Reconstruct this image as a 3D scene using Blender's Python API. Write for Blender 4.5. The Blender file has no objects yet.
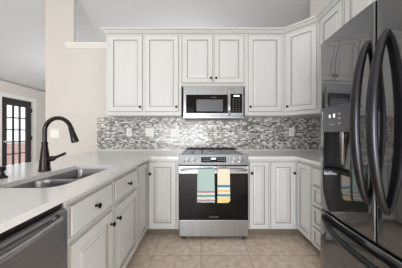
import bpy, bmesh, math, random
from mathutils import Vector, Matrix
PI = math.pi
random.seed(4)
SC = bpy.context.scene
COL = SC.collection
EYE = 1.165

# ------------------------------------------------------------------ camera, world, lights, exposure
cd = bpy.data.cameras.new('camera'); cam = bpy.data.objects.new('camera', cd); COL.objects.link(cam)
cam.location = (0, 0, EYE); cam.rotation_euler = (PI/2, 0, 0)
cd.sensor_width = 36; cd.lens = 192/402*36; cd.clip_start = .02; cd.clip_end = 200
SC.camera = cam

w = bpy.data.worlds.new('sky'); SC.world = w; w.use_nodes = True
bg = w.node_tree.nodes['Background']; bg.inputs[0].default_value = (.93, .96, 1, 1); bg.inputs[1].default_value = 1.4

def area(name, loc, rot, sx, sy, energy, color=(1, 1, 1)):
    l = bpy.data.lights.new(name, 'AREA'); l.shape = 'RECTANGLE'; l.size = sx; l.size_y = sy; l.energy = energy; l.color = color
    o = bpy.data.objects.new(name, l); COL.objects.link(o); o.location = loc; o.rotation_euler = rot
    return o
def point(name, loc, energy, radius=.25, color=(1, 1, 1)):
    l = bpy.data.lights.new(name, 'POINT'); l.energy = energy; l.shadow_soft_size = radius; l.color = color
    o = bpy.data.objects.new(name, l); COL.objects.link(o); o.location = loc
    return o
area('ceiling_fill', (0.15, .75, 3.05), (0, 0, 0), 2.4, 1.6, 3, (.96, .985, 1))  # added overhead fill, stands for no fitting in the ceiling
area('side_fill', (1.66, -.55, .95), (0, PI/2, 0), 1.5, 1.6, 24, (.95, .98, 1))  # added fill for the left cabinet fronts; the right wall has no window
area('rear_window_daylight', (-.9, -2.85, .85), (PI/2, 0, 0), 2.2, 1.5, 116, (.95, .98, 1))
point('dining_fill', (-2.9, 4.6, 1.75), 23, .3, (.93, .965, 1))  # added unseen fill behind the back wall, lifts dining wall and ceiling
point('loft_fill', (-.3, 4.9, 2.3), 36, .3, (.95, .98, 1))  # added unseen fill below the crown line, brightens the ceiling beyond
area('hood_lamp', (.15, 2.62, 1.352), (0, 0, 0), .5, .1, 1.3, (1, .98, .95))

SC.view_settings.view_transform = 'Standard'
SC.view_settings.look = 'None'
SC.view_settings.exposure = 0.35
SC.view_settings.gamma = 1
SC.view_settings.use_curve_mapping = False

# ------------------------------------------------------------------ materials
def srgb(r, g, b):
    f = lambda c: (c/12.92 if c <= .04045 else ((c+.055)/1.055)**2.4)
    return (f(r/255), f(g/255), f(b/255), 1)

def mat(name, col, rough=.5, metal=0, spec=.5, emit=None, es=0, noise=0, nscale=(30, 30, 30), bump=0, coat=0):
    m = bpy.data.materials.new(name); m.use_nodes = True
    nt = m.node_tree; p = nt.nodes['Principled BSDF']
    p.inputs['Base Color'].default_value = col; p.inputs['Roughness'].default_value = rough
    p.inputs['Metallic'].default_value = metal; p.inputs['Specular IOR Level'].default_value = spec
    p.inputs['Coat Weight'].default_value = coat
    if emit: p.inputs['Emission Color'].default_value = emit; p.inputs['Emission Strength'].default_value = es
    if noise or bump:
        tc = nt.nodes.new('ShaderNodeTexCoord'); mp = nt.nodes.new('ShaderNodeMapping'); mp.inputs['Scale'].default_value = nscale
        nz = nt.nodes.new('ShaderNodeTexNoise'); nz.inputs['Scale'].default_value = 1; nz.inputs['Detail'].default_value = 4
        nt.links.new(tc.outputs['Object'], mp.inputs[0]); nt.links.new(mp.outputs[0], nz.inputs['Vector'])
        if noise:
            cr = nt.nodes.new('ShaderNodeMapRange'); cr.inputs[1].default_value = .3; cr.inputs[2].default_value = .7
            cr.inputs[3].default_value = 1-noise; cr.inputs[4].default_value = 1+noise
            mx = nt.nodes.new('ShaderNodeVectorMath'); mx.operation = 'SCALE'; mx.inputs[0].default_value = col[:3]
            nt.links.new(nz.outputs[0], cr.inputs[0]); nt.links.new(cr.outputs[0], mx.inputs['Scale'])
            nt.links.new(mx.outputs[0], p.inputs['Base Color'])
        if bump:
            b = nt.nodes.new('ShaderNodeBump'); b.inputs['Strength'].default_value = bump; b.inputs['Distance'].default_value = .004
            nt.links.new(nz.outputs[0], b.inputs['Height']); nt.links.new(b.outputs[0], p.inputs['Normal'])
    return m

M = {}
M['paint'] = mat('cabinet_paint', srgb(213, 213, 211), .34, noise=.02, nscale=(40, 40, 6))
M['glaze'] = mat('brown_glaze', srgb(160, 153, 145), .45, noise=.12, nscale=(60, 60, 20))
M['glaze_soft'] = mat('thin_glaze', srgb(158, 152, 143), .45, noise=.10, nscale=(60, 60, 20))
M['toe'] = mat('shaded_toe_paint', srgb(120, 110, 100), .6)  # darkened so the colour carries the shadow under the cabinets
M['wall'] = mat('wall_paint', srgb(217, 212, 206), .8, noise=.008, nscale=(8, 8, 8))
M['wall_grey'] = mat('far_wall_paint', srgb(214, 216, 216), .85)
M['ceil'] = mat('ceiling_paint', srgb(222, 224, 227), .9)
M['trim'] = mat('trim_paint', srgb(236, 234, 230), .4)
M['quartz'] = mat('white_quartz', srgb(229, 228, 225), .16, noise=.045, nscale=(160, 160, 160))
M['steel'] = mat('brushed_steel', srgb(190, 194, 198), .24, 1, noise=.06, nscale=(60, 60, .6))
M['steel_h'] = mat('polished_steel', srgb(214, 214, 216), .14, 1)
M['steel_sink'] = mat('sink_steel', srgb(150, 150, 150), .3, 1, noise=.06, nscale=(4, 120, 4))
M['dw'] = mat('dishwasher_steel', srgb(160, 162, 166), .3, 1, noise=.05, nscale=(2, 2, 150))
M['dwbar'] = mat('dishwasher_bar_steel', srgb(180, 181, 184), .25, 1)
M['blackgap'] = mat('black_plastic', srgb(16, 16, 17), .45)
M['glass_black'] = mat('black_glass', srgb(9, 9, 10), .05, spec=.3)
M['screen_mesh'] = mat('microwave_window', srgb(98, 99, 102), .3, .2, noise=.08, nscale=(500, 500, 500))
M['bronze'] = mat('dark_bronze', srgb(42, 37, 34), .3, .7, noise=.15, nscale=(40, 40, 40))
M['iron'] = mat('cast_iron', srgb(168, 168, 172), .3, .7)
M['fridge'] = mat('black_stainless', srgb(48, 49, 52), .36, .8, noise=.02, nscale=(2, 2, 160), coat=1)
M['fridge'].node_tree.nodes['Principled BSDF'].inputs['Coat IOR'].default_value = 2.3
M['fridge'].node_tree.nodes['Principled BSDF'].inputs['Coat Roughness'].default_value = .03
M['fridge_side'] = mat('fridge_case', srgb(58, 58, 61), .35, .5)
M['fridge_bar'] = mat('black_stainless_bar', srgb(66, 66, 69), .32, 1)
M['icon'] = mat('lit_icon', srgb(230, 232, 235), .5, emit=(1, 1, 1, 1), es=.7)
M['icon_dim'] = mat('dim_icon', srgb(150, 152, 155), .5, emit=(1, 1, 1, 1), es=.1)
M['disp'] = mat('dispenser_panel', srgb(90, 90, 94), .3, .2)
M['recess'] = mat('dispenser_recess', srgb(34, 34, 36), .25, spec=.5)
M['letter'] = mat('badge_letters', srgb(140, 142, 145), .4, .2)
M['plate'] = mat('switch_plate', srgb(248, 247, 244), .35)
M['slot'] = mat('outlet_slot', srgb(150, 146, 140), .5)
M['door_paint'] = mat('dark_door_paint', srgb(50, 46, 45), .4)
M['leather'] = mat('x', srgb(50, 46, 45), .4)
bpy.data.materials.remove(M.pop('leather'))
M['coping'] = mat('pale_coping', srgb(226, 222, 216), .8)
M['ground'] = mat('outside_paving', srgb(190, 182, 170), .9, noise=.1, nscale=(3, 3, 3))

def glass_mat():
    m = bpy.data.materials.new('window_glass'); m.use_nodes = True; nt = m.node_tree
    nt.nodes.remove(nt.nodes['Principled BSDF'])
    t = nt.nodes.new('ShaderNodeBsdfTransparent'); g = nt.nodes.new('ShaderNodeBsdfGlossy'); g.inputs['Roughness'].default_value = .02
    mx = nt.nodes.new('ShaderNodeMixShader'); mx.inputs[0].default_value = .08
    nt.links.new(t.outputs[0], mx.inputs[1]); nt.links.new(g.outputs[0], mx.inputs[2])
    nt.links.new(mx.outputs[0], nt.nodes['Material Output'].inputs[0])
    return m
M['glass'] = glass_mat()

def brick_nodes(m, u_expr, bw, bh, mortar, ramp, mortar_col, rough, offset=.5, bump=.15, interp='CONSTANT', grain=None):
    """brick pattern: u = x+y or x, v = z or y; ramp = list of (pos, colour)"""
    nt = m.node_tree; p = nt.nodes['Principled BSDF']; L = nt.links.new
    tc = nt.nodes.new('ShaderNodeTexCoord'); sp = nt.nodes.new('ShaderNodeSeparateXYZ'); L(tc.outputs['Object'], sp.inputs[0])
    cb = nt.nodes.new('ShaderNodeCombineXYZ')
    if u_expr == 'wall':
        ad = nt.nodes.new('ShaderNodeMath'); ad.operation = 'ADD'; L(sp.outputs[0], ad.inputs[0]); L(sp.outputs[1], ad.inputs[1])
        L(ad.outputs[0], cb.inputs[0]); L(sp.outputs[2], cb.inputs[1])
    else:
        L(sp.outputs[0], cb.inputs[0]); L(sp.outputs[1], cb.inputs[1])
    br = nt.nodes.new('ShaderNodeTexBrick'); br.offset = offset; br.offset_frequency = 2; br.squash = .62 if u_expr == 'wall' and bh < .05 else 1; br.squash_frequency = 3
    br.inputs['Color1'].default_value = (0, 0, 0, 1); br.inputs['Color2'].default_value = (1, 1, 1, 1); br.inputs['Mortar'].default_value = (.5, .5, .5, 1)
    br.inputs['Scale'].default_value = 1; br.inputs['Brick Width'].default_value = bw; br.inputs['Row Height'].default_value = bh
    br.inputs['Mortar Size'].default_value = mortar; br.inputs['Mortar Smooth'].default_value = .1; br.inputs['Bias'].default_value = 0
    L(cb.outputs[0], br.inputs['Vector'])
    cr = nt.nodes.new('ShaderNodeValToRGB'); cr.color_ramp.interpolation = interp
    e = cr.color_ramp.elements
    while len(e) < len(ramp): e.new(.5)
    for k, (ps, c) in enumerate(ramp): e[k].position = ps; e[k].color = c
    L(br.outputs['Color'], cr.inputs[0])
    src = cr.outputs[0]
    if grain:
        nz = nt.nodes.new('ShaderNodeTexNoise'); nz.inputs['Scale'].default_value = grain[0]; nz.inputs['Detail'].default_value = 6; nz.inputs['Roughness'].default_value = .65
        L(tc.outputs['Object'], nz.inputs['Vector'])
        mr = nt.nodes.new('ShaderNodeMapRange'); mr.inputs[1].default_value = .3; mr.inputs[2].default_value = .7; mr.inputs[3].default_value = 1-grain[1]; mr.inputs[4].default_value = 1+grain[1]
        sc = nt.nodes.new('ShaderNodeVectorMath'); sc.operation = 'SCALE'
        L(nz.outputs[0], mr.inputs[0]); L(src, sc.inputs[0]); L(mr.outputs[0], sc.inputs['Scale']); src = sc.outputs[0]
    mx = nt.nodes.new('ShaderNodeMix'); mx.data_type = 'RGBA'
    L(br.outputs['Fac'], mx.inputs[0]); L(src, mx.inputs[6]); mx.inputs[7].default_value = mortar_col
    L(mx.outputs[2], p.inputs['Base Color']); p.inputs['Roughness'].default_value = rough
    if bump:
        b = nt.nodes.new('ShaderNodeBump'); b.invert = True; b.inputs['Strength'].default_value = bump; b.inputs['Distance'].default_value = .003
        L(br.outputs['Fac'], b.inputs['Height']); L(b.outputs[0], p.inputs['Normal'])
    return m
M['mosaic'] = brick_nodes(mat('mosaic_tile', (1, 1, 1, 1), .15), 'wall', .043, .0166, .0013,
    [(0, srgb(74, 72, 71)), (.16, srgb(132, 129, 125)), (.32, srgb(228, 227, 224)), (.43, srgb(160, 156, 150)), (.58, srgb(196, 193, 188)), (.70, srgb(102, 99, 97)), (.80, srgb(180, 179, 176)), (.92, srgb(234, 233, 231))],
    srgb(196, 193, 189), .14, offset=.37)
M['tile'] = brick_nodes(mat('travertine_tile', (1, 1, 1, 1), .4), 'floor', .46, .46, .0035,
    [(0, srgb(217, 198, 181)), (1, srgb(226, 208, 191))], srgb(176, 157, 141), .42, offset=0, interp='LINEAR', grain=(16, .27))
M['brick'] = brick_nodes(mat('hazy_brick', (1, 1, 1, 1), .9), 'wall', .22, .075, .008,
    [(0, srgb(178, 140, 138)), (1, srgb(190, 152, 148))], srgb(206, 186, 178), .9, interp='LINEAR')  # red brick paled, haze of bright outdoor light mixed into the colour

def stripe_mat(name, z0, z1, stops):
    m = mat(name, (1, 1, 1, 1), .9, spec=.2); nt = m.node_tree; L = nt.links.new
    tc = nt.nodes.new('ShaderNodeTexCoord'); sp = nt.nodes.new('ShaderNodeSeparateXYZ'); L(tc.outputs['Object'], sp.inputs[0])
    mr = nt.nodes.new('ShaderNodeMapRange'); mr.inputs[1].default_value = z0; mr.inputs[2].default_value = z1; L(sp.outputs[2], mr.inputs[0])
    cr = nt.nodes.new('ShaderNodeValToRGB'); cr.color_ramp.interpolation = 'CONSTANT'; e = cr.color_ramp.elements
    while len(e) < len(stops): e.new(.5)
    for k, (z, c) in enumerate(stops): e[k].position = max(0, (z-z0)/(z1-z0)); e[k].color = c
    L(mr.outputs[0], cr.inputs[0]); L(cr.outputs[0], nt.nodes['Principled BSDF'].inputs['Base Color'])
    wv = nt.nodes.new('ShaderNodeTexNoise'); wv.inputs['Scale'].default_value = 350; L(tc.outputs['Object'], wv.inputs['Vector'])
    b = nt.nodes.new('ShaderNodeBump'); b.inputs['Strength'].default_value = .3; b.inputs['Distance'].default_value = .002
    L(wv.outputs[0], b.inputs['Height']); L(b.outputs[0], nt.nodes['Principled BSDF'].inputs['Normal'])
    return m

# ------------------------------------------------------------------ mesh helpers
def new(): return bmesh.new()

def box(bm, x0, x1, y0, y1, z0, z1, bev=0, mi=0, seg=2):
    ret = bmesh.ops.create_cube(bm, size=1)
    vs = ret['verts']
    for v in vs:
        v.co = Vector(((x0+x1)/2+v.co.x*(x1-x0), (y0+y1)/2+v.co.y*(y1-y0), (z0+z1)/2+v.co.z*(z1-z0)))
    fs = set(f for v in vs for f in v.link_faces)
    for f in fs: f.material_index = mi
    if bev:
        es = list(set(e for v in vs for e in v.link_edges))
        r = bmesh.ops.bevel(bm, geom=es, offset=bev, segments=seg, profile=.5, affect='EDGES', material=-1)
        for f in r['faces']: f.material_index = mi

def loops(bm, rings, mats=None, cap0=True, cap1=True, capmats=(0, 0), closed=True):
    """skin successive rings of equal point counts"""
    vr = [[bm.verts.new(p) for p in r] for r in rings]
    n = len(vr[0])
    for k in range(len(vr)-1):
        for i in range(n if closed else n-1):
            j = (i+1) % n
            f = bm.faces.new((vr[k][i], vr[k][j], vr[k+1][j], vr[k+1][i]))
            if mats: f.material_index = mats[k]
    if cap0: bm.faces.new(list(reversed(vr[0]))).material_index = capmats[0]
    if cap1: bm.faces.new(vr[-1]).material_index = capmats[1]
    return vr

def lathe(bm, prof, origin=(0, 0, 0), axis='z', n=20, mi=0):
    """prof: list of (r, h) from one end to the other"""
    o = Vector(origin); rings = []
    for r, h in prof:
        ring = []
        for i in range(n):
            a = 2*PI*i/n; c, s = r*math.cos(a), r*math.sin(a)
            if axis == 'z': p = Vector((c, s, h))
            elif axis == 'y': p = Vector((c, h, s))
            else: p = Vector((h, c, s))
            ring.append(o+p)
        rings.append(ring)
    loops(bm, rings, [mi]*(len(rings)-1), capmats=(mi, mi))

def tube(bm, pts, rad, n=12, mi=0, flat=1.0, up=None):
    """sweep a circle (or ellipse: second radius = r*flat) along pts"""
    pts = [Vector(p) for p in pts]; N = len(pts)
    rads = rad if isinstance(rad, (list, tuple)) else [rad]*N
    rings = []; u = None
    for k in range(N):
        t = (pts[min(k+1, N-1)]-pts[max(k-1, 0)]).normalized()
        if u is None:
            u = Vector(up) if up else (Vector((0, 0, 1)) if abs(t.z) < .9 else Vector((1, 0, 0)))
        if up: u = Vector(up)
        u = (u-t*u.dot(t)).normalized(); v = t.cross(u)
        rings.append([pts[k]+(u*math.cos(2*PI*i/n)+v*math.sin(2*PI*i/n)*flat)*rads[k] for i in range(n)])
    loops(bm, rings, [mi]*(N-1), capmats=(mi, mi))

def rrect(x0, x1, y0, y1, r, z, n=6, rf=None):
    """rounded rectangle; rf = radius of the two corners at y1 when it differs"""
    out = []; q = r if rf is None else rf
    for cx, cy, a0, r in ((x1-q, y1-q, 0, q), (x0+q, y1-q, PI/2, q), (x0+r, y0+r, PI, r), (x1-r, y0+r, 1.5*PI, r)):
        for i in range(n+1):
            a = a0+PI/2*i/n; out.append(Vector((cx+r*math.cos(a), cy+r*math.sin(a), z)))
    return out

def plate_with_holes(bm, outer, holes, z0, z1, mi=0):
    """flat slab of outline outer with holes, between z0 and z1"""
    def ring(pts):
        vs = [bm.verts.new((p[0], p[1], z1)) for p in pts]
        return [bm.edges.new((vs[i], vs[(i+1) % len(vs)])) for i in range(len(vs))]
    es = ring(outer)
    for h in holes: es += ring(h)
    r = bmesh.ops.triangle_fill(bm, use_beauty=True, use_dissolve=False, edges=es)
    fs = [g for g in r['geom'] if isinstance(g, bmesh.types.BMFace)]
    if z0 is not None:
        ex = bmesh.ops.extrude_face_region(bm, geom=fs)
        bmesh.ops.translate(bm, vec=(0, 0, z0-z1), verts=[g for g in ex['geom'] if isinstance(g, bmesh.types.BMVert)])
    for f in bm.faces:
        f.material_index = mi

def obj(name, bm, mats, parent=None, smooth=False, loc=None, rz=0, recalc=True):
    if recalc: bmesh.ops.recalc_face_normals(bm, faces=bm.faces)
    me = bpy.data.meshes.new(name); bm.to_mesh(me); bm.free()
    for m in (mats if isinstance(mats, (list, tuple)) else [mats]): me.materials.append(m)
    o = bpy.data.objects.new(name, me); COL.objects.link(o)
    if parent: o.parent = parent
    if loc: o.location = loc
    o.rotation_euler = (0, 0, rz)
    if smooth:
        for p in me.polygons: p.use_smooth = True
        try: me.set_sharp_from_angle(angle=math.radians(38))
        except Exception: pass
    return o

def tag(o, label=None, cat=None, group=None, kind=None):
    if label: o['label'] = label
    if cat: o['category'] = cat
    if group: o['group'] = group
    if kind: o['kind'] = kind
    return o

def thing(name, label, cat, loc=(0, 0, 0), rz=0, group=None):
    o = bpy.data.objects.new(name, None); COL.objects.link(o); o.location = loc; o.rotation_euler = (0, 0, rz); o.empty_display_size = .1
    return tag(o, label, cat, group)

def struct(name, bm, m, label=None, parent=None, smooth=False):
    o = obj(name, bm, m, parent, smooth)
    if not parent: tag(o, label, None, None, 'structure')
    return o

def lettering(text, size, m, parent, loc, rot=(PI/2, 0, 0)):
    c = bpy.data.curves.new('brand_lettering', 'FONT'); c.body = text; c.size = size; c.align_x = 'CENTER'; c.extrude = .0006
    c.materials.append(m)
    t = bpy.data.objects.new('text', c); COL.objects.link(t)
    me = bpy.data.meshes.new_from_object(t.evaluated_get(bpy.context.evaluated_depsgraph_get()))
    bpy.data.objects.remove(t); bpy.data.curves.remove(c)
    o = bpy.data.objects.new('brand_lettering', me); COL.objects.link(o); o.parent = parent; o.location = loc; o.rotation_euler = rot
    if not me.materials: me.materials.append(m)
    return o

# ------------------------------------------------------------------ room shell
WY = 2.86          # face of the kitchen's back wall
WX = 1.70          # face of the right wall
DX = -4.75         # dining room's left wall
b = new(); box(b, -9, WX+2.75, -3.1, 7.1, -.12, 0); struct('floor', b, M['tile'], 'beige travertine tile floor')
b = new()
box(b, -2.317, WX, WY, WY+.13, 0, 2.452); box(b, -2.317, -1.897, WY, WY+.05, 2.452, 3.40)
struct('wall_back', b, M['wall'], 'warm beige wall behind the range, with a tall pier at its left end')
b = new(); box(b, WX, WX+.15, -3.1, WY+.13, 0, 3.6); box(b, WX+2.6, WX+2.75, WY, 7.1, 0, 3.6); box(b, WX+.15, WX+2.6, WY, WY+.13, 0, 3.6); struct('wall_right', b, M['wall'])
b = new(); box(b, DX-.15, WX+2.75, 7.0, 7.15, 0, 3.6); struct('wall_far', b, M['wall_grey'])
D0, D1 = 4.58, 5.42
b = new()
box(b, DX-.15, DX, -3.1, D0-.02, 0, 2.44); box(b, DX-.15, DX, D1+.02, 7.1, 0, 2.44); box(b, DX-.15, DX, D0-.02, D1+.02, 2.08, 2.44)
struct('wall_left', b, M['wall'], 'pale dining room wall with the dark glazed door')
# rear wall with window openings (behind the camera)
wins = [(-4.2, -2.2, .3, 2.2), (-1.5, -.25, .3, 2.3), (.5, 1.4, .9, 2.3)]
b = new(); xs = DX-.15
for x0, x1, z0, z1 in wins:
    box(b, xs, x0, -3.15, -3.0, 0, 3.6); box(b, x0, x1, -3.15, -3.0, 0, z0); box(b, x0, x1, -3.15, -3.0, z1, 3.6); xs = x1
box(b, xs, WX+.15, -3.15, -3.0, 0, 3.6); struct('wall_rear', b, M['wall'])
# vaulted ceiling
b = new()
pr = [(DX-.16, 2.44), (-1.5, 3.40), (-1.2, 3.45), (WX+2.75, 3.45), (WX+2.75, 3.6), (-1.2, 3.6), (-1.55, 3.56), (DX-.16, 2.6)]
loops(b, [[Vector((q[0], y, q[1])) for q in pr] for y in (-3.1, 7.1)])
struct('ceiling', b, M['ceil'], 'pale grey ceiling, sloped over the dining room')
# ledge cap on top of the half wall beside the cabinets
b = new()
prof = [(0, 2.437), (.012, 2.437), (.016, 2.452), (.034, 2.470), (.040, 2.482), (.055, 2.484), (.055, 2.506), (0, 2.506)]
for k in (0,):
    loops(b, [[Vector((x, WY-p[0]-.001, p[1])) for p in prof] for x in (-1.995, -1.30)])
box(b, -1.895, WX-.002, WY, WY+.16, 2.454, 2.506)
struct('trim_2', b, M['trim'], 'white ledge cap on the half wall left of the cabinets')
# mosaic backsplash
b = new()
box(b, -1.543, WX-.009, WY-.008, WY-.0005, .917, 1.415); box(b, WX-.008, WX-.0005, 1.37, WY-.001, .917, 1.415)
struct('wall_tile', b, M['mosaic'], 'grey and white glass mosaic backsplash')

# dining room glazed door -----------------------------------------------------
dr = thing('door_1', None, None, (DX-.06, D0, 0), PI/2); dr['kind'] = 'structure'
dr['label'] = 'dark painted glazed door with fifteen panes in the dining room'
W = D1-D0; px0, px1, pz0, pz1 = .16, .69, .35, 1.89
b = new()
box(b, 0, px0, -.02, .022, .01, 2.06, .003); box(b, px1, W, -.02, .022, .01, 2.06, .003)
box(b, px0-.002, px1+.002, -.02, .022, .01, pz0, .003); box(b, px0-.002, px1+.002, -.02, .022, pz1, 2.06, .003)
for k in (1, 2):
    x = px0+(px1-px0)*k/3; box(b, x-.015, x+.015, -.017, .02, pz0, pz1)
for k in range(1, 5):
    z = pz0+(pz1-pz0)*k/5; box(b, px0, px1, -.016, .019, z-.014, z+.014)
obj('door_leaf', b, M['door_paint'], dr)
b = new(); box(b, px0, px1, -.003, .003, pz0, pz1); obj('pane', b, M['glass'], dr)
for z in (.25, 1.05, 1.82):
    b = new(); lathe(b, [(.012, z-.055), (.014, z-.05), (.014, z+.05), (.012, z+.055)], (W+.004, -.034, 0), n=10); obj('hinge', b, M['blackgap'], dr, True)
b = new(); lathe(b, [(.028, -.022), (.028, -.03), (.012, -.034), (.012, -.06), (.026, -.066), (.03, -.085), (.02, -.1)], (.07, 0, .98), 'y', 14); obj('door_knob', b, M['steel_h'], dr, True)
b = new()
box(b, W+.005, W+.018, -.061, .09, 0, 2.08); box(b, -.018, -.005, -.061, .09, 0, 2.08); box(b, -.018, W+.018, -.061, .09, 2.064, 2.079)
box(b, W+.012, W+.10, -.078, -.061, 0, 2.16, .004); box(b, -.10, -.012, -.078, -.061, 0, 2.16, .004); box(b, -.012, W+.012, -.078, -.061, 2.07, 2.16, .004)
obj('door_casing', b, M['trim'], dr)
# outside
b = new(); box(b, -12, -9.0, -3, 14, -.14, -.01); tag(struct('ground_outside', b, M['ground']), None)
g = thing('garden_wall', 'low red brick garden wall with pale coping outside the glazed door', 'garden wall', (-7.3, 8, 0))
b = new(); box(b, -.12, .12, -5, 5, 0, .80); obj('brickwork', b, M['brick'], g)
b = new(); box(b, -.16, .16, -5.02, 5.02, .80, .86, .008); obj('coping', b, M['coping'], g)
# rear windows
for n, (x0, x1, z0, z1) in enumerate(wins):
    b = new(); box(b, x0, x0+.05, -3.1, -3.04, z0, z1); box(b, x1-.05, x1, -3.1, -3.04, z0, z1)
    box(b, x0+.05, x1-.05, -3.1, -3.04, z0, z0+.05); box(b, x0+.05, x1-.05, -3.1, -3.04, z1-.05, z1); xm = (x0+x1)/2
    box(b, xm-.02, xm+.02, -3.1, -3.04, z0+.05, z1-.05)
    wo = struct('window_%d' % (n+1), b, M['trim'])
    b = new(); box(b, x0+.05, x1-.05, -3.072, -3.068, z0+.05, z1-.05); obj('pane', b, M['glass'], wo)

# ------------------------------------------------------------------ cabinet building blocks
PG = [M['paint'], M['glaze'], M['glaze_soft']]
def front_bm(x0, x1, z0, z1, y=0, th=.02, fr=.058, flat=False, lower=False):
    """raised-panel door or slab drawer front, its back at y, its face at y-th; glaze lies in the grooves and on the outer edge"""
    bm = new()
    def r(i, d): return [Vector((x0+i, y-d, z0+i)), Vector((x1-i, y-d, z0+i)), Vector((x1-i, y-d, z1-i)), Vector((x0+i, y-d, z1-i))]
    if flat:
        rs = [r(0, 0), r(0, th-.007), r(.005, th-.006), r(.006, th-.003), r(.011, th)]
        ms = [0, 2, 1, 0]
    else:
        q = min(1, (x1-x0)/.26, (z1-z0)/.2)
        f = fr*q
        rs = [r(0, 0), r(0, th-.005), r(.004, th), r(f, th), r(f+.004, th-.008), r(f+.0095*q, th-.009), r(f+.034*q, th-.002)]
        ms = [0, 2, 0, 1, 1, 0]
        if lower: rs += [r(f+.037*q, th-.002), r(f+.0375*q, th-.0015)]; ms += [2, 0]
    loops(bm, rs, ms)
    return bm
def door(name, cab, x0, x1, z0, z1, knob=None, flat=False, fr=.058, mat_=None, label=None, rz=0, loc=None):
    d = obj(name, front_bm(x0, x1, z0, z1, flat=flat, fr=fr, lower=cab.location.z < .5), PG, cab, rz=rz, loc=loc)
    if knob: knob_at(d, knob[0], -.0195, knob[1])
    return d
def knob_at(parent, x, y, z):
    bm = new()
    lathe(bm, [(.0085, y), (.0085, y-.003), (.0055, y-.006), (.0055, y-.014), (.011, y-.019), (.0155, y-.024), (.0155, y-.028), (.010, y-.032), (.002, y-.033)], (x, 0, z), 'y', 16)
    return obj('knob', bm, M['bronze'], parent, True)
def carcass(cab, w_, d, z0, z1, toe=True, opentop=False):
    bm = new()
    box(bm, 0, w_, .001, .021, z0, z1, .0015)             # face frame
    if opentop:
        box(bm, 0, .018, .021, d, z0, z1); box(bm, w_-.018, w_, .021, d, z0, z1); box(bm, .018, w_-.018, d-.012, d, z0, z1); box(bm, .018, w_-.018, .021, d-.012, z0, z0+.018)
    else: box(bm, 0, w_, .021, d, z0, z1)
    obj('body', bm, M['paint'], cab)
    if toe:
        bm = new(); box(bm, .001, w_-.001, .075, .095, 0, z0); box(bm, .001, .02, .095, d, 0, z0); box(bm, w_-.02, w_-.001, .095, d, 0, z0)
        obj('toe_kick', bm, M['toe'], cab)

CT, CB = .915, .887     # worktop top and underside
BT = .885               # base cabinet top
FY = 2.15               # face of back-run base cabinets
FL, FR = -.607, 1.083   # faces of left and right runs
UD = 2.50               # face of upper cabinets
UB, UT = 1.406, 2.47

# ---- left run
c = thing('base_cabinet', 'long off-white sink base cabinet, two drawer fronts over two doors, beside the dishwasher', 'cabinet', (FL, .853, 0), PI/2, 'off-white base cabinets')
carcass(c, .945, .595, .10, BT, True, True)
o = .853
d = door('drawer_front', c, .866-o, 1.279-o, .690, .842, (1.07-o, .766), True)
d = door('drawer_front', c, 1.313-o, 1.785-o, .690, .842, (1.55-o, .766), True)
door('door', c, .866-o, 1.279-o, .118, .662, (1.279-o-.03, .578))
door('door', c, 1.313-o, 1.785-o, .118, .662, (1.313-o+.03, .578))

c = thing('corner_base_cabinet', 'off-white corner base cabinet with a folded pair of doors left of the range', 'cabinet', (FL, 1.80, 0), 0, 'off-white base cabinets')
b = new()
box(b, -.595, 0, .002, 1.045, .10, BT, .0015); box(b, 0, .357, FY-1.80, 1.045, .10, BT, .0015); obj('body', b, M['paint'], c)
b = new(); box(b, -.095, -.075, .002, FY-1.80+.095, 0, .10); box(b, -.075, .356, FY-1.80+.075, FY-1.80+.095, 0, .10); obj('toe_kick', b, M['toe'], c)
door('door', c, .022, .325, .118, .855, None, rz=PI/2, fr=.05)
door('door', c, .026, .330, .118, .855, (.047, .725), loc=(0, FY-1.80, 0), fr=.056)

# ---- dishwasher
c = thing('dishwasher', 'dark stainless dishwasher with bowed bar handle under the peninsula worktop', 'dishwasher', (FL, .25, 0), PI/2)
DWW = .598
b = new(); box(b, .004, DWW, .03, .57, .10, .880); box(b, .01, DWW-.006, .07, .09, 0, .10); box(b, .004, DWW, .006, .03, .845, .880); obj('body', b, M['blackgap'], c)
b = new()
prof = [(.029, .105), (-.014, .105), (-.018, .110), (-.018, .815), (-.016, .829), (-.008, .838), (.004, .842), (.005, .842), (.029, .842)]
loops(b, [[Vector((x, p[0], p[1])) for p in prof] for x in (.006, DWW-.002)]); obj('door_panel', b, M['dw'], c, True)
b = new()
pts = [(.05, -.012, .823), (.052, -.03, .823), (.065, -.048, .823)] + [(.065+(.52-.065)*t, -.044-.018*math.sin(PI*t), .823) for t in [i/12 for i in range(1, 12)]] + [(.52, -.044, .823), (.535, -.03, .823), (.537, -.012, .823)]
tube(b, pts, .0105, 12); obj('handle', b, M['dwbar'], c, True)

# ---- left worktop with the sink cut-out
SX0, SX1, SY0, SY1 = -.990, -.668, .888, 1.54
b = new()
outer = [(-1.52, .20), (-.56, .20), (-.56, 2.125), (-.247, 2.125), (-.247, WY-.010), (-1.53, WY-.010)]
plate_with_holes(b, outer, [rrect(SX0, SX1, SY0, SY1, .085, 0, 6, .022)], CB, CT)
c = tag(obj('worktop', b, M['quartz']), 'white quartz worktop on the peninsula around the sink', 'worktop')
b = new(); box(b, -1.53, -.247, WY-.024, WY-.0095, CT+.0005, CT+.025, .002); o_ = obj('upstand', b, M['quartz'], c)

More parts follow.
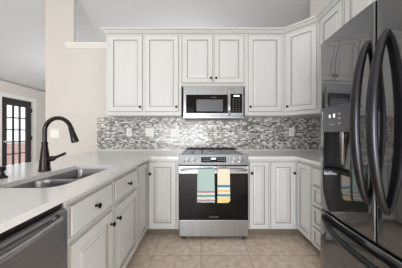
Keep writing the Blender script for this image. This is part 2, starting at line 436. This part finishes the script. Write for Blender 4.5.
# ---- sink
c = thing('sink', 'undermount double bowl stainless steel sink set in the peninsula worktop', 'sink', ((SX0+SX1)/2, (SY0+SY1)/2, .69))
ox, oy = -(SX0+SX1)/2, -(SY0+SY1)/2
b = new()
bowls = [(SX0+.003, SX1-.003, SY0+.003, 1.170), (SX0+.003, SX1-.003, 1.186, SY1-.003)]
zt = CB-.001-.69
plate_with_holes(b, [(p.x+ox, p.y+oy) for p in rrect(SX0-.02, SX1+.02, SY0-.02, SY1+.02, .095, 0)],
                 [[(p.x+ox, p.y+oy) for p in rrect(*q, .08, 0, 6, .04 if q is bowls[1] else .08)] for q in bowls], None, zt)
for q in bowls:
    x0, x1, y0, y1 = q[0]+ox, q[1]+ox, q[2]+oy, q[3]+oy
    rs = []
    for ins, z, r in ((0, zt, .08), (.004, zt-.02, .08), (.010, zt-.14, .076), (.018, zt-.165, .07), (.04, zt-.18, .05), (.08, zt-.184, .03)):
        rs.append(rrect(x0+ins, x1-ins, y0+ins, y1-ins, r, z, 6, r*.5 if q is bowls[1] else r))
    loops(b, rs, cap0=False)
obj('bowls', b, M['steel_sink'], c, True, recalc=True)
for q in bowls:
    b = new(); cx, cy = (q[0]+q[1])/2+ox, (q[2]+q[3])/2+oy
    lathe(b, [(.04, zt-.1835), (.042, zt-.181), (.036, zt-.180), (.030, zt-.1825), (.006, zt-.1825)], (cx, cy, 0)); obj('drain', b, M['steel_h'], c, True)

# ---- faucet
c = thing('faucet', 'dark bronze pull-down gooseneck faucet behind the sink', 'faucet', (-1.058, 1.30, CT))
b = new(); lathe(b, [(.036, .0005), (.037, .004), (.036, .010), (.033, .013), (.0325, .02), (.030, .06), (.024, .12), (.0185, .165), (.0170, .175), (.0170, .185)]); obj('base', b, M['bronze'], c, True)
b = new(); R = .090; zc = .268
pts = [(0, 0, .18), (0, 0, .21), (0, 0, .25)] + [(R-R*math.cos(a), 0, zc+R*math.sin(a)) for a in [PI*i/16*.93 for i in range(0, 17)]]
tube(b, pts, .0135, 14); 
lathe(b, [(.0172, .178), (.0185, .182), (.0185, .192), (.0172, .196)]); obj('neck', b, M['bronze'], c, True)
p = Vector(pts[-1]); t = (p-Vector(pts[-2])).normalized()
b = new(); tube(b, [p-t*.004, p+t*.002, p+t*.02, p+t*.06, p+t*.094, p+t*.098], [.0155, .0165, .0165, .020, .0235, .021], 16); obj('spray_head', b, M['bronze'], c, True)
b = new(); tube(b, [(.012, 0, .078), (.045, -.002, .082), (.06, -.003, .086), (.075, -.004, .092), (.11, -.006, .105), (.142, -.008, .119), (.147, -.008, .121)], [.017, .019, .018, .0105, .0085, .0095, .007], 12); obj('lever', b, M['bronze'], c, True)

# ---- soap dispenser cut by the frame
c = thing('soap_dispenser', 'short dark soap dispenser pump standing on the worktop near the faucet', 'soap dispenser', (-1.13, 1.085, CT))
b = new(); lathe(b, [(.029, .0005), (.030, .004), (.027, .010), (.018, .016), (.016, .028)]); obj('base', b, M['bronze'], c, True)
b = new(); lathe(b, [(.013, .026), (.012, .04), (.020, .044), (.021, .060), (.016, .066)]); tube(b, [(-.005, 0, .056), (-.035, .0, .060), (-.06, 0, .054), (-.064, 0, .048)], [.008, .008, .007, .006], 10); obj('pump', b, M['bronze'], c, True)

# ---- right side base run
c = thing('base_cabinet', 'narrow off-white base cabinet with one door right beside the range', 'cabinet', (.525, FY, 0), 0, 'off-white base cabinets')
carcass(c, .236, .69, .10, BT)
door('door', c, .013, .227, .118, .855, (.034, .733), fr=.05)
c = thing('corner_base_cabinet', 'off-white corner base cabinet with a pair of doors at the right of the kitchen', 'cabinet', (.763, FY, 0), 0, 'off-white base cabinets')
b = new(); kx = FR-.763
box(b, 0, kx, 0, .69, .10, BT, .0015); box(b, kx, .928, -.300, .69, .10, BT, .0015); obj('body', b, M['paint'], c)
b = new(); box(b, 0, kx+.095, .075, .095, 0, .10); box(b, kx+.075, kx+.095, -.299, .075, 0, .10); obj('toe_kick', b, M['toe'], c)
door('door', c, .010, .290, .118, .855, (.266, .733), fr=.056)
door('door', c, .0235, .290, .118, .855, None, rz=-PI/2, loc=(kx, 0, 0), fr=.05)
c = thing('drawer_cabinet', 'off-white base cabinet with a stack of four drawers between corner and refrigerator', 'cabinet', (FR, 1.848, 0), -PI/2, 'off-white base cabinets')
carcass(c, .445, .605, .10, BT)
door('drawer_front', c, .012, .433, .690, .848, (.2225, .77), True)
for z0, z1 in ((.495, .675), (.300, .482), (.115, .287)):
    door('drawer_front', c, .012, .433, z0, z1, (.2225, (z0+z1)/2), False, fr=.036)
b = new()
outer = [(.525, 2.125), (1.045, 2.125), (1.045, 1.388), (WX-.010, 1.388), (WX-.010, WY-.010), (.525, WY-.010)]
plate_with_holes(b, outer, [], CB, CT)
c = tag(obj('worktop', b, M['quartz']), 'white quartz worktop right of the range running to the refrigerator', 'worktop')
b = new(); box(b, .525, WX-.025, WY-.024, WY-.0095, CT+.0005, CT+.025, .002); box(b, WX-.024, WX-.0095, 1.39, WY-.0095, CT+.0005, CT+.025, .002); obj('upstand', b, M['quartz'], c)

# ---- upper cabinets
def upper(label, x0, x1, z0, doors, dz0, name='wall_cabinet'):
    c = thing(name, label, 'cabinet', (x0, UD, z0), 0, 'off-white wall cabinets')
    carcass(c, x1-x0, .348, 0, UT-z0, False)
    for a, b_, k in doors:
        door('door', c, a-x0, b_-x0, dz0-z0, 2.444-z0, ((a if k < 0 else b_)-x0+(-.024 if k > 0 else .024), dz0-z0+.058), fr=.060)
    return c
upper('tall off-white wall cabinet with two doors left of the microwave', -1.234, -.256, UB, [(-1.195, -.760, 1), (-.728, -.293, 1)], 1.456)
upper('short off-white wall cabinet with two doors directly above the microwave', -.254, .570, 1.787, [(-.240, .151, 1), (.171, .552, -1)], 1.826)
upper('single-door off-white wall cabinet right of the microwave', .572, 1.085, UB, [(.610, 1.045, -1)], 1.456)
# diagonal corner
a = (1.087, UD); e = (1.368, 2.219)
c = thing('corner_wall_cabinet', 'off-white diagonal corner wall cabinet with one angled door', 'cabinet', (a[0], a[1], UB), 0, 'off-white wall cabinets')
b = new(); pts = [(0, 0), (e[0]-a[0], e[1]-a[1]), (WX-.003-a[0], e[1]-a[1]), (WX-.003-a[0], .348), (0, .348)]
loops(b, [[Vector((p[0], p[1], z)) for p in pts] for z in (0, UT-UB)]); obj('body', b, M['paint'], c)
dl = math.hypot(e[0]-a[0], e[1]-a[1])
door('door', c, .028, dl-.022, .050, 2.444-UB, (.052, .108), rz=-PI/4, fr=.056)
c = thing('wall_cabinet', 'two-door off-white wall cabinet on the right wall, seen above the refrigerator', 'cabinet', (1.368, 2.217, UB), -PI/2, 'off-white wall cabinets')
carcass(c, .80, .328, 0, UT-UB, False)
door('door', c, .035, .385, .05, 2.444-UB, (.36, .108)); door('door', c, .415, .765, .05, 2.444-UB, (.44, .108))
# crown
path = [Vector((-1.234, 2.848)), Vector((-1.234, UD)), Vector((1.087, UD)), Vector((1.368, 2.219)), Vector((1.368, 1.415))]
prof = [(-.012, 2.471), (.003, 2.452), (.010, 2.452), (.012, 2.464), (.018, 2.470), (.040, 2.490), (.052, 2.497), (.052, 2.502), (.060, 2.505), (.060, 2.520), (-.012, 2.520)]
rings = []
for k, p in enumerate(path):
    ds = []
    if k > 0: ds.append((path[k]-path[k-1]).normalized())
    if k < len(path)-1: ds.append((path[k+1]-path[k]).normalized())
    ns = [Vector((d_.y, -d_.x)) for d_ in ds]
    nn = sum(ns, Vector((0, 0))).normalized(); sc_ = 1/nn.dot(ns[0])
    if k == 0 or k == 1: pass
    rings.append([Vector((p.x+nn.x*sc_*q[0], p.y+nn.y*sc_*q[0], q[1])) for q in prof])
# outward is to the camera side: path runs left to right, so normal (dy,-dx) points to -Y on the back run
b = new(); loops(b, rings)
for f in b.faces:
    zs = [v.co.z for v in f.verts]
    if len(f.verts) == 4 and ((min(zs) > 2.463 and max(zs) < 2.471) or (min(zs) > 2.496 and max(zs) < 2.503)): f.material_index = 1
struct('trim_1', b, [M['paint'], M['glaze_soft']], 'off-white crown moulding along the wall cabinet tops')

# ------------------------------------------------------------------ microwave
c = thing('microwave', 'stainless over-the-range microwave under the short wall cabinet', 'microwave', (.158, 2.432, 1.366))
hw = .3815; H = .408
b = new(); box(b, -hw, hw, .024, .405, .0, H, .003); obj('body', b, M['fridge_side'], c)
b = new(); box(b, -hw, .205, 0, .023, .028, H, .004); obj('door', b, M['steel'], c); dm = c.children[-1] if c.children else None
dm = [o_ for o_ in bpy.data.objects if o_.parent == c and o_.name.startswith('door')][0]
b = new(); box(b, -hw+.034, .178, -.002, .0005, .062, .298, .001); obj('door_glass', b, M['glass_black'], dm)
b = new(); box(b, -.215, .118, -.0028, -.0015, .086, .236, .0005); obj('window_screen', b, M['screen_mesh'], dm)
lettering('FRIGIDAIRE', .014, M['letter'], dm, (.0, -.0022, .258))
b = new(); tube(b, [(.193, .002, .05), (.193, -.022, .052), (.193, -.04, .07), (.193, -.045, .12), (.193, -.046, .2), (.193, -.045, .28), (.193, -.04, .335), (.193, -.022, .352), (.193, .002, .354)], .013, 12); obj('handle', b, M['steel_h'], dm, True)
b = new(); box(b, .207, hw, 0, .023, .028, H, .004); o_ = obj('control_frame', b, M['steel'], c)
b = new(); box(b, .216, hw-.018, -.002, .0005, .066, .308, .001); cp = obj('control_panel', b, M['glass_black'], c)
b = new(); box(b, .255, .330, -.0028, -.0015, .272, .290); obj('display', b, M['icon'], cp)
for r in range(6):
    for q in range(3):
        b = new(); box(b, .240+q*.038, .262+q*.038, -.0026, -.0015, .085+r*.029, .097+r*.029); obj('button', b, mat('key', srgb(70, 71, 74), .4) if 'key' not in bpy.data.materials else bpy.data.materials['key'], cp)
b = new(); box(b, -hw, hw, .002, .0235, 0, .026, .002); obj('vent_strip', b, M['steel'], c)

# ------------------------------------------------------------------ range
RX, RY = .139, 2.10
c = thing('range', 'stainless slide-in gas range with black glass oven door below the microwave', 'range', (RX, RY, 0))
hw = .379
b = new(); box(b, -hw, hw, .03, .735, .035, .897); obj('body', b, M['fridge_side'], c)
b = new(); box(b, -hw, hw, .055, .735, .898, .912, .004); obj('cooktop', b, M['steel'], c)
b = new(); box(b, -hw+.03, hw-.03, .690, .733, .9125, .966, .003); obj('rear_vent', b, M['blackgap'], c)
b = new()
prof = [(.03, .826), (-.008, .826), (-.010, .832), (.030, .933), (.040, .940), (.054, .940), (.054, .826)]
loops(b, [[Vector((x, p[0], p[1])) for p in prof] for x in (-hw-.002, hw+.002)]); panel = obj('control_panel', b, M['steel'], c)
# tilted frame on the panel
tilt = math.atan2(.04, .101)
def on_panel(bm, u, v, d):   # rotate a small shape built facing -y about x, then sit it on the panel slope
    n = Matrix.Rotation(-tilt, 4, 'X'); tr = Matrix.Translation((u, -.010+.04*v, .832+.101*v))
    bmesh.ops.transform(bm, matrix=tr @ n, verts=bm.verts)
b = new(); box(b, -.137, .137, -.002, .001, -.030, .030, .001); on_panel(b, 0, .5, 0); dp = obj('display_panel', b, M['glass_black'], panel)
b = new(); box(b, -.03, .025, -.003, -.0015, .002, .020); on_panel(b, 0, .5, 0); obj('display', b, M['icon'], dp)
for k in range(8):
    b = new(); x = -.115+(k % 4)*.022 if k < 4 else .045+(k % 4)*.022
    box(b, x, x+.012, -.0028, -.0015, -.012, -.006); box(b, x, x+.012, -.0028, -.0015, .006, .012); on_panel(b, 0, .5, 0); obj('button', b, M['icon_dim'], dp)
for x in (-.295, -.228, .222, .293):
    b = new(); lathe(b, [(.029, 0), (.030, -.006), (.026, -.010), (.025, -.032), (.022, -.036), (.004, -.037)], n=20, axis='y'); box(b, -.003, .003, -.041, -.034, -.022, .022); on_panel(b, x, .48, 0); obj('knob', b, M['steel_h'], panel, True)
# burners and grates
for x, y, r in ((-.25, .20, .045), (-.25, .52, .038), (.0, .36, .055), (.25, .20, .05), (.25, .52, .038)):
    b = new(); lathe(b, [(r*1.25, .9125), (r*1.25, .917), (r, .918), (r, .923), (r*.7, .925), (.003, .925)], (x, y, 0)); obj('burner', b, M['iron'], c, True)
for gx in (-.25, 0, .25):
    b = new(); g0, g1, h0, h1 = gx-.118, gx+.118, .085, .655
    zz = .931
    for xx in (g0+.006, g1-.006): box(b, xx-.006, xx+.006, h0, h1, zz-.008, zz+.004, .002)
    for yy in (h0+.006, h1-.006, (h0+h1)/2): box(b, g0, g1, yy-.006, yy+.006, zz-.008, zz+.004, .002)
    for yy in (.20, .52): box(b, g0+.01, gx-.03, yy-.005, yy+.005, zz-.006, zz+.004, .002); box(b, gx+.03, g1-.01, yy-.005, yy+.005, zz-.006, zz+.004, .002)
    for y0, y1 in ((h0+.01, .17), (.23, .36), (.38, .49), (.55, h1-.01)): box(b, gx-.005, gx+.005, y0, y1, zz-.006, zz+.004, .002)
    for xx in (g0+.008, g1-.008):
        for yy in (h0+.01, h1-.01): box(b, xx-.006, xx+.006, yy-.006, yy+.006, .9122, zz-.004)
    obj('grate', b, M['iron'], c)
# oven door
b = new(); box(b, -hw, hw, -.002, .028, .232, .812, .004); od = obj('oven_door', b, M['glass_black'], c)
b = new(); box(b, -hw-.001, hw+.001, -.006, -.0015, .735, .812, .002); obj('door_band', b, M['steel'], od)
b = new()
box(b, -.235, .235, -.0035, -.0018, .30, .69, .0008); obj('oven_window', b, mat('oven_window', srgb(11, 11, 12), .06, spec=.32), od)
b = new()
tube(b, [(-.355, -.004, .778), (-.355, -.035, .778), (-.345, -.052, .778), (-.33, -.056, .778), (.33, -.056, .778), (.345, -.052, .778), (.355, -.035, .778), (.355, -.004, .778)], .0125, 12)
obj('handle', b, M['steel_h'], od, True)
lettering('FRIGIDAIRE', .019, M['letter'], od, (0, -.0032, .252))
b = new(); box(b, -hw, hw, -.006, .028, .046, .226, .005); obj('storage_drawer', b, M['steel'], c)
for x in (-.335, .335):
    for y in (.05, .66):
        b = new(); lathe(b, [(.018, .001), (.020, .004), (.016, .012), (.012, .035)], (x, y, 0)); obj('foot', b, M['blackgap'], c, True)

# towels on the oven handle
def towel(name, x0, x1, zf, zb, m, label, wav, corner=0):
    bm = new(); yb, zbar, rr = RY-.056, .778, .0185
    path = []
    for k in range(15): path.append((yb-rr-.004*(1-k/14), zf+(zbar-zf)*k/14))
    for k in range(1, 8): a_ = PI*k/8; path.append((yb-rr*math.cos(a_), zbar+rr*math.sin(a_)))
    for k in range(12): path.append((yb+rr-.002, zbar-(zbar-zb)*k/11))
    nx = 14; th = .0035
    def pt(i, k, off):
        t = i/nx; y, z = path[k]
        y2, z2 = path[min(k+1, len(path)-1)]; y1, z1 = path[max(k-1, 0)]
        ty, tz = y2-y1, z2-z1; l = math.hypot(ty, tz); ny, nz = -tz/l, ty/l
        amp = wav*max(0, (zbar-z)/(zbar-zf)) if k < 15 else 0
        wv = amp*math.sin(t*PI*3.2+.6)
        zz_ = z
        if k == 0 and corner and t > .86: zz_ += corner
        x = x0+(x1-x0)*t + (.004*(zbar-z)/(zbar-zf) if k < 15 else 0)*(1 if t > .5 else -1)
        return Vector((x, y+ny*off+wv, zz_+nz*off))
    A = [[bm.verts.new(pt(i, k, th/2)) for i in range(nx+1)] for k in range(len(path))]
    B = [[bm.verts.new(pt(i, k, -th/2)) for i in range(nx+1)] for k in range(len(path))]
    K = len(path)
    for k in range(K-1):
        for i in range(nx):
            bm.faces.new((A[k][i], A[k][i+1], A[k+1][i+1], A[k+1][i])); bm.faces.new((B[k][i], B[k+1][i], B[k+1][i+1], B[k][i+1]))
        for i in (0, nx): bm.faces.new((A[k][i], A[k+1][i], B[k+1][i], B[k][i]))
    for k in (0, K-1):
        for i in range(nx): bm.faces.new((A[k][i], A[k][i+1], B[k][i+1], B[k][i]))
    return tag(obj(name, bm, m, None, True), label, 'towel')
def zy(y): return EYE-(y-134)/94.5
teal, white, pink, green = srgb(182, 206, 200), srgb(228, 232, 228), srgb(188, 128, 138), srgb(118, 172, 154)
m1 = stripe_mat('teal_striped_cloth', .40, .82, [(.40, teal), (zy(200.6), srgb(190, 130, 140)), (zy(199.2), white), (zy(196.9), green), (zy(194.6), white), (zy(192.6), pink), (zy(190.9), teal)])
cream, blue, orange, yel = srgb(240, 232, 206), srgb(88, 144, 176), srgb(240, 200, 150), srgb(240, 220, 150)
m2 = stripe_mat('cream_striped_cloth', .40, .82, [(.40, yel), (zy(197), cream), (zy(196.2), blue), (zy(194), cream), (zy(192), orange), (zy(189.6), srgb(236, 234, 226)), (zy(187.2), blue), (zy(184.8), cream)])
towel('dish_towel', -.037, .141, .444, .50, m1, 'pale teal dish towel with pink and green stripes on the oven handle', .004)
towel('dish_towel', .177, .303, .440, .52, m2, 'cream dish towel with blue and orange stripes on the oven handle', .003, .018)

# ------------------------------------------------------------------ refrigerator
FW = .91; FX, FD = .845, 1.365
c = thing('refrigerator', 'black stainless french door refrigerator with ice dispenser at the right', 'refrigerator', (FX, FD, 0), -PI/2)
BUL = .024
def fy(x): return -BUL*(1-((x-FW/2)/(FW/2))**2)
def fdoor(bm, x0, x1, z0, z1, back=.075, hole=None, r=.010, top=0):
    xs = sorted(set([x0, x0+r*.15, x0+r*.5, x0+r, x1-r, x1-r*.5, x1-r*.15, x1]+[x0+(x1-x0)*i/12 for i in range(1, 12)]+([hole[0], hole[1]] if hole else [])))
    zs = sorted(set([z0, z0+r*.15, z0+r*.5, z0+r, z1-r, z1-r*.5, z1-r*.15, z1]+([hole[2], hole[3]] if hole else [])+[z0+(z1-z0)*i/6 for i in range(1, 6)]))
    def q(d): return r-math.sqrt(max(0, r*r-(r-min(d, r))**2))
    V = {}
    for i, x in enumerate(xs):
        for j, z in enumerate(zs):
            y = fy(x)+max(q(min(x-x0, x1-x)), q(min(z-z0, z1-z)))
            V[i, j] = bm.verts.new((x, y, z))
    inh = lambda i, j: hole and hole[0] <= xs[i] < hole[1] and hole[2] <= zs[j] < hole[3]
    for i in range(len(xs)-1):
        for j in range(len(zs)-1):
            if not inh(i, j): bm.faces.new((V[i, j], V[i+1, j], V[i+1, j+1], V[i, j+1]))
    # sides to the back
    per = [(i, 0) for i in range(len(xs))]+[(len(xs)-1, j) for j in range(1, len(zs))]+[(i, len(zs)-1) for i in range(len(xs)-2, -1, -1)]+[(0, j) for j in range(len(zs)-2, 0, -1)]
    Bv = [bm.verts.new((xs[i], back, zs[j])) for i, j in per]
    for k in range(len(per)):
        k2 = (k+1) % len(per); bm.faces.new((V[per[k]], Bv[k], Bv[k2], V[per[k2]]))
    bm.faces.new(list(reversed(Bv)))
    if hole:
        i0, i1 = xs.index(hole[0]), xs.index(hole[1]); j0, j1 = zs.index(hole[2]), zs.index(hole[3])
        per = [(i, j0) for i in range(i0, i1)]+[(i1, j) for j in range(j0, j1)]+[(i, j1) for i in range(i1, i0, -1)]+[(i0, j) for j in range(j1, j0, -1)]
        Hv = [bm.verts.new((xs[i], hole[4], zs[j])) for i, j in per]
        for k in range(len(per)):
            k2 = (k+1) % len(per); f = bm.faces.new((V[per[k]], Hv[k], Hv[k2], V[per[k2]])); f.material_index = 1
        bm.faces.new(Hv).material_index = 1
b = new(); box(b, .006, FW-.006, .080, .825, .03, 1.775, .004); box(b, .03, FW-.03, .06, .78, 0, .03); obj('body', b, M['fridge_side'], c)
GAP = FD-.905
hx0, hx1 = FD-1.312, FD-1.062
b = new(); fdoor(b, .002, GAP-.004, .648, 1.80, hole=(hx0, hx1, .925, 1.178, .055)); d1 = obj('door', b, [M['fridge'], M['recess']], c, True)
d1['label'] = 'door with the ice and water dispenser'
b = new(); fdoor(b, GAP+.004, FW-.002, .648, 1.80); d2 = obj('door', b, [M['fridge']], c, True)
b = new(); fdoor(b, .002, FW-.002, .06, .636); d3 = obj('freezer_drawer', b, [M['fridge']], c, True)
def bow(parent, pts, rr, flat=.8):
    bm = new(); tube(bm, pts, rr, 14, flat=flat, up=(1, 0, 0)); return obj('handle', bm, M['fridge_bar'], parent, True)
def bowed(x, z0, z1, out, N=22):
    y0 = fy(x); P = []; Rr = []
    for k in range(N+1):
        t = k/N; e_ = math.sin(PI*t)**.62
        P.append((x, y0+.004-(out+.004)*e_, z0+(z1-z0)*t)); Rr.append(.016+.008*e_)
    return P, Rr
P, Rr = bowed(FD-.945, .822, 1.617, .066); bow(d1, P, Rr)
P, Rr = bowed(FD-.850, .815, 1.622, .066); bow(d2, P, Rr)
# freezer handle
P, Rr = [], []
for k in range(27):
    t = k/26; e_ = math.sin(PI*t)**.6; x = .035+(FW-.07)*t
    P.append((x, fy(x)+.004-(.066)*e_, .600-.028*e_)); Rr.append(.0125+.005*e_)
bm = new(); tube(bm, P, Rr, 14, flat=.9, up=(0, 0, 1)); obj('handle', bm, M['fridge_bar'], d3, True)
# dispenser
b = new(); N = 8
for zz in (0,):
    ring = []
    xs = [hx0-.004+(hx1-hx0+.008)*i/N for i in range(N+1)]
    fr_ = [[Vector((x, fy(x)-.004, z)) for x in xs] for z in (1.180, 1.342)]; bk = [[Vector((x, fy(x)+.003, z)) for x in xs] for z in (1.180, 1.342)]
    rings = [[fr_[0][i], fr_[1][i], bk[1][i], bk[0][i]] for i in range(N+1)]
    loops(b, rings)
dp = obj('dispenser_panel', b, M['disp'], d1, True)
for x0, x1, z0, z1, mm in ((.074, .087, 1.268, 1.288, 'icon'), (.118, .134, 1.268, 1.290, 'icon'), (.080, .096, 1.222, 1.228, 'icon_dim'), (.108, .124, 1.222, 1.228, 'icon_dim'), (.165, .185, 1.282, 1.290, 'icon_dim'), (.165, .185, 1.255, 1.263, 'icon_dim'), (.165, .185, 1.226, 1.234, 'icon_dim')):
    b = new(); x0 += .048; x1 += .048; y = fy((x0+x1)/2)-.004; box(b, x0, x1, y-.0012, y+.0004, z0, z1); obj('icon', b, M[mm], dp)
b = new(); box(b, hx0+.006, hx1-.006, -.004, .054, .9255, .938, .002); obj('drip_tray', b, M['fridge_bar'], d1)
b = new(); xm = (hx0+hx1)/2+.045
loops(b, [[Vector((xm-.030, .045, 1.176)), Vector((xm+.030, .045, 1.176)), Vector((xm+.030, .052, 1.176)), Vector((xm-.030, .052, 1.176))], [Vector((xm-.028, .030, 1.06)), Vector((xm+.028, .030, 1.06)), Vector((xm+.028, .038, 1.06)), Vector((xm-.028, .038, 1.06))], [Vector((xm-.020, .022, .955)), Vector((xm+.020, .022, .955)), Vector((xm+.020, .030, .955)), Vector((xm-.020, .030, .955))]])
obj('paddle', b, M['steel_sink'], d1)
b = new(); lathe(b, [(.017, 1.177), (.017, 1.12), (.013, 1.10), (.011, .985), (.009, .98)], (xm-.028, .020, 0), n=14); obj('chute', b, M['steel_sink'], d1, True)
for x0 in (.02, FW-.10):
    b = new(); box(b, x0, x0+.08, .02, .13, 1.801 if False else 1.8015, 1.818, .004); obj('hinge_cover', b, M['fridge_side'], c)

# ------------------------------------------------------------------ outlets and switches
def plate(label, x, z, gang, kind, wy, cat='outlet'):
    wd = .078 if gang == 1 else .126
    c = thing('wall_outlet' if kind != 'switch' else 'light_switch', label, cat, (x, wy, z))
    b = new(); box(b, -wd/2, wd/2, -.006, -.0005, -.062, .062, .002); obj('cover_plate', b, M['plate'], c)
    for k in range(gang):
        gx = 0 if gang == 1 else (-.024, .024)[k]
        sw = kind == 'switch' or (kind == 'mixed' and k == 0)
        b = new(); box(b, gx-.0165, gx+.0165, -.0085, -.0062, -.034, .034, .001)
        o_ = obj('rocker' if sw else 'receptacle', b, M['plate'], c)
        if not sw:
            for zz in (-.018, .018):
                b = new(); box(b, gx-.0075, gx+.0075, -.0090, -.0083, zz-.006, zz+.006, .001); obj('socket', b, M['slot'], o_)
    return c
TY = WY-.008
plate('single white outlet on the mosaic, leftmost, nearest the worktop end', (129.1-201)/67.4, 1.190, 1, 'outlet', TY)
plate('double white switch plate on the mosaic below the left wall cabinet', (149.7-201)/67.4, 1.190, 2, 'switch', TY, 'switch')
plate('double white outlet and switch plate on the mosaic just left of the range', (174.8-201)/67.4, 1.184, 2, 'mixed', TY)
plate('single white outlet on the mosaic right of the range', (291.6-201)/67.4, 1.196, 1, 'outlet', TY)
plate('square double switch plate on the bare beige wall behind the faucet', (54.6-201)/67.2, 1.172, 2, 'switch', WY, 'switch')
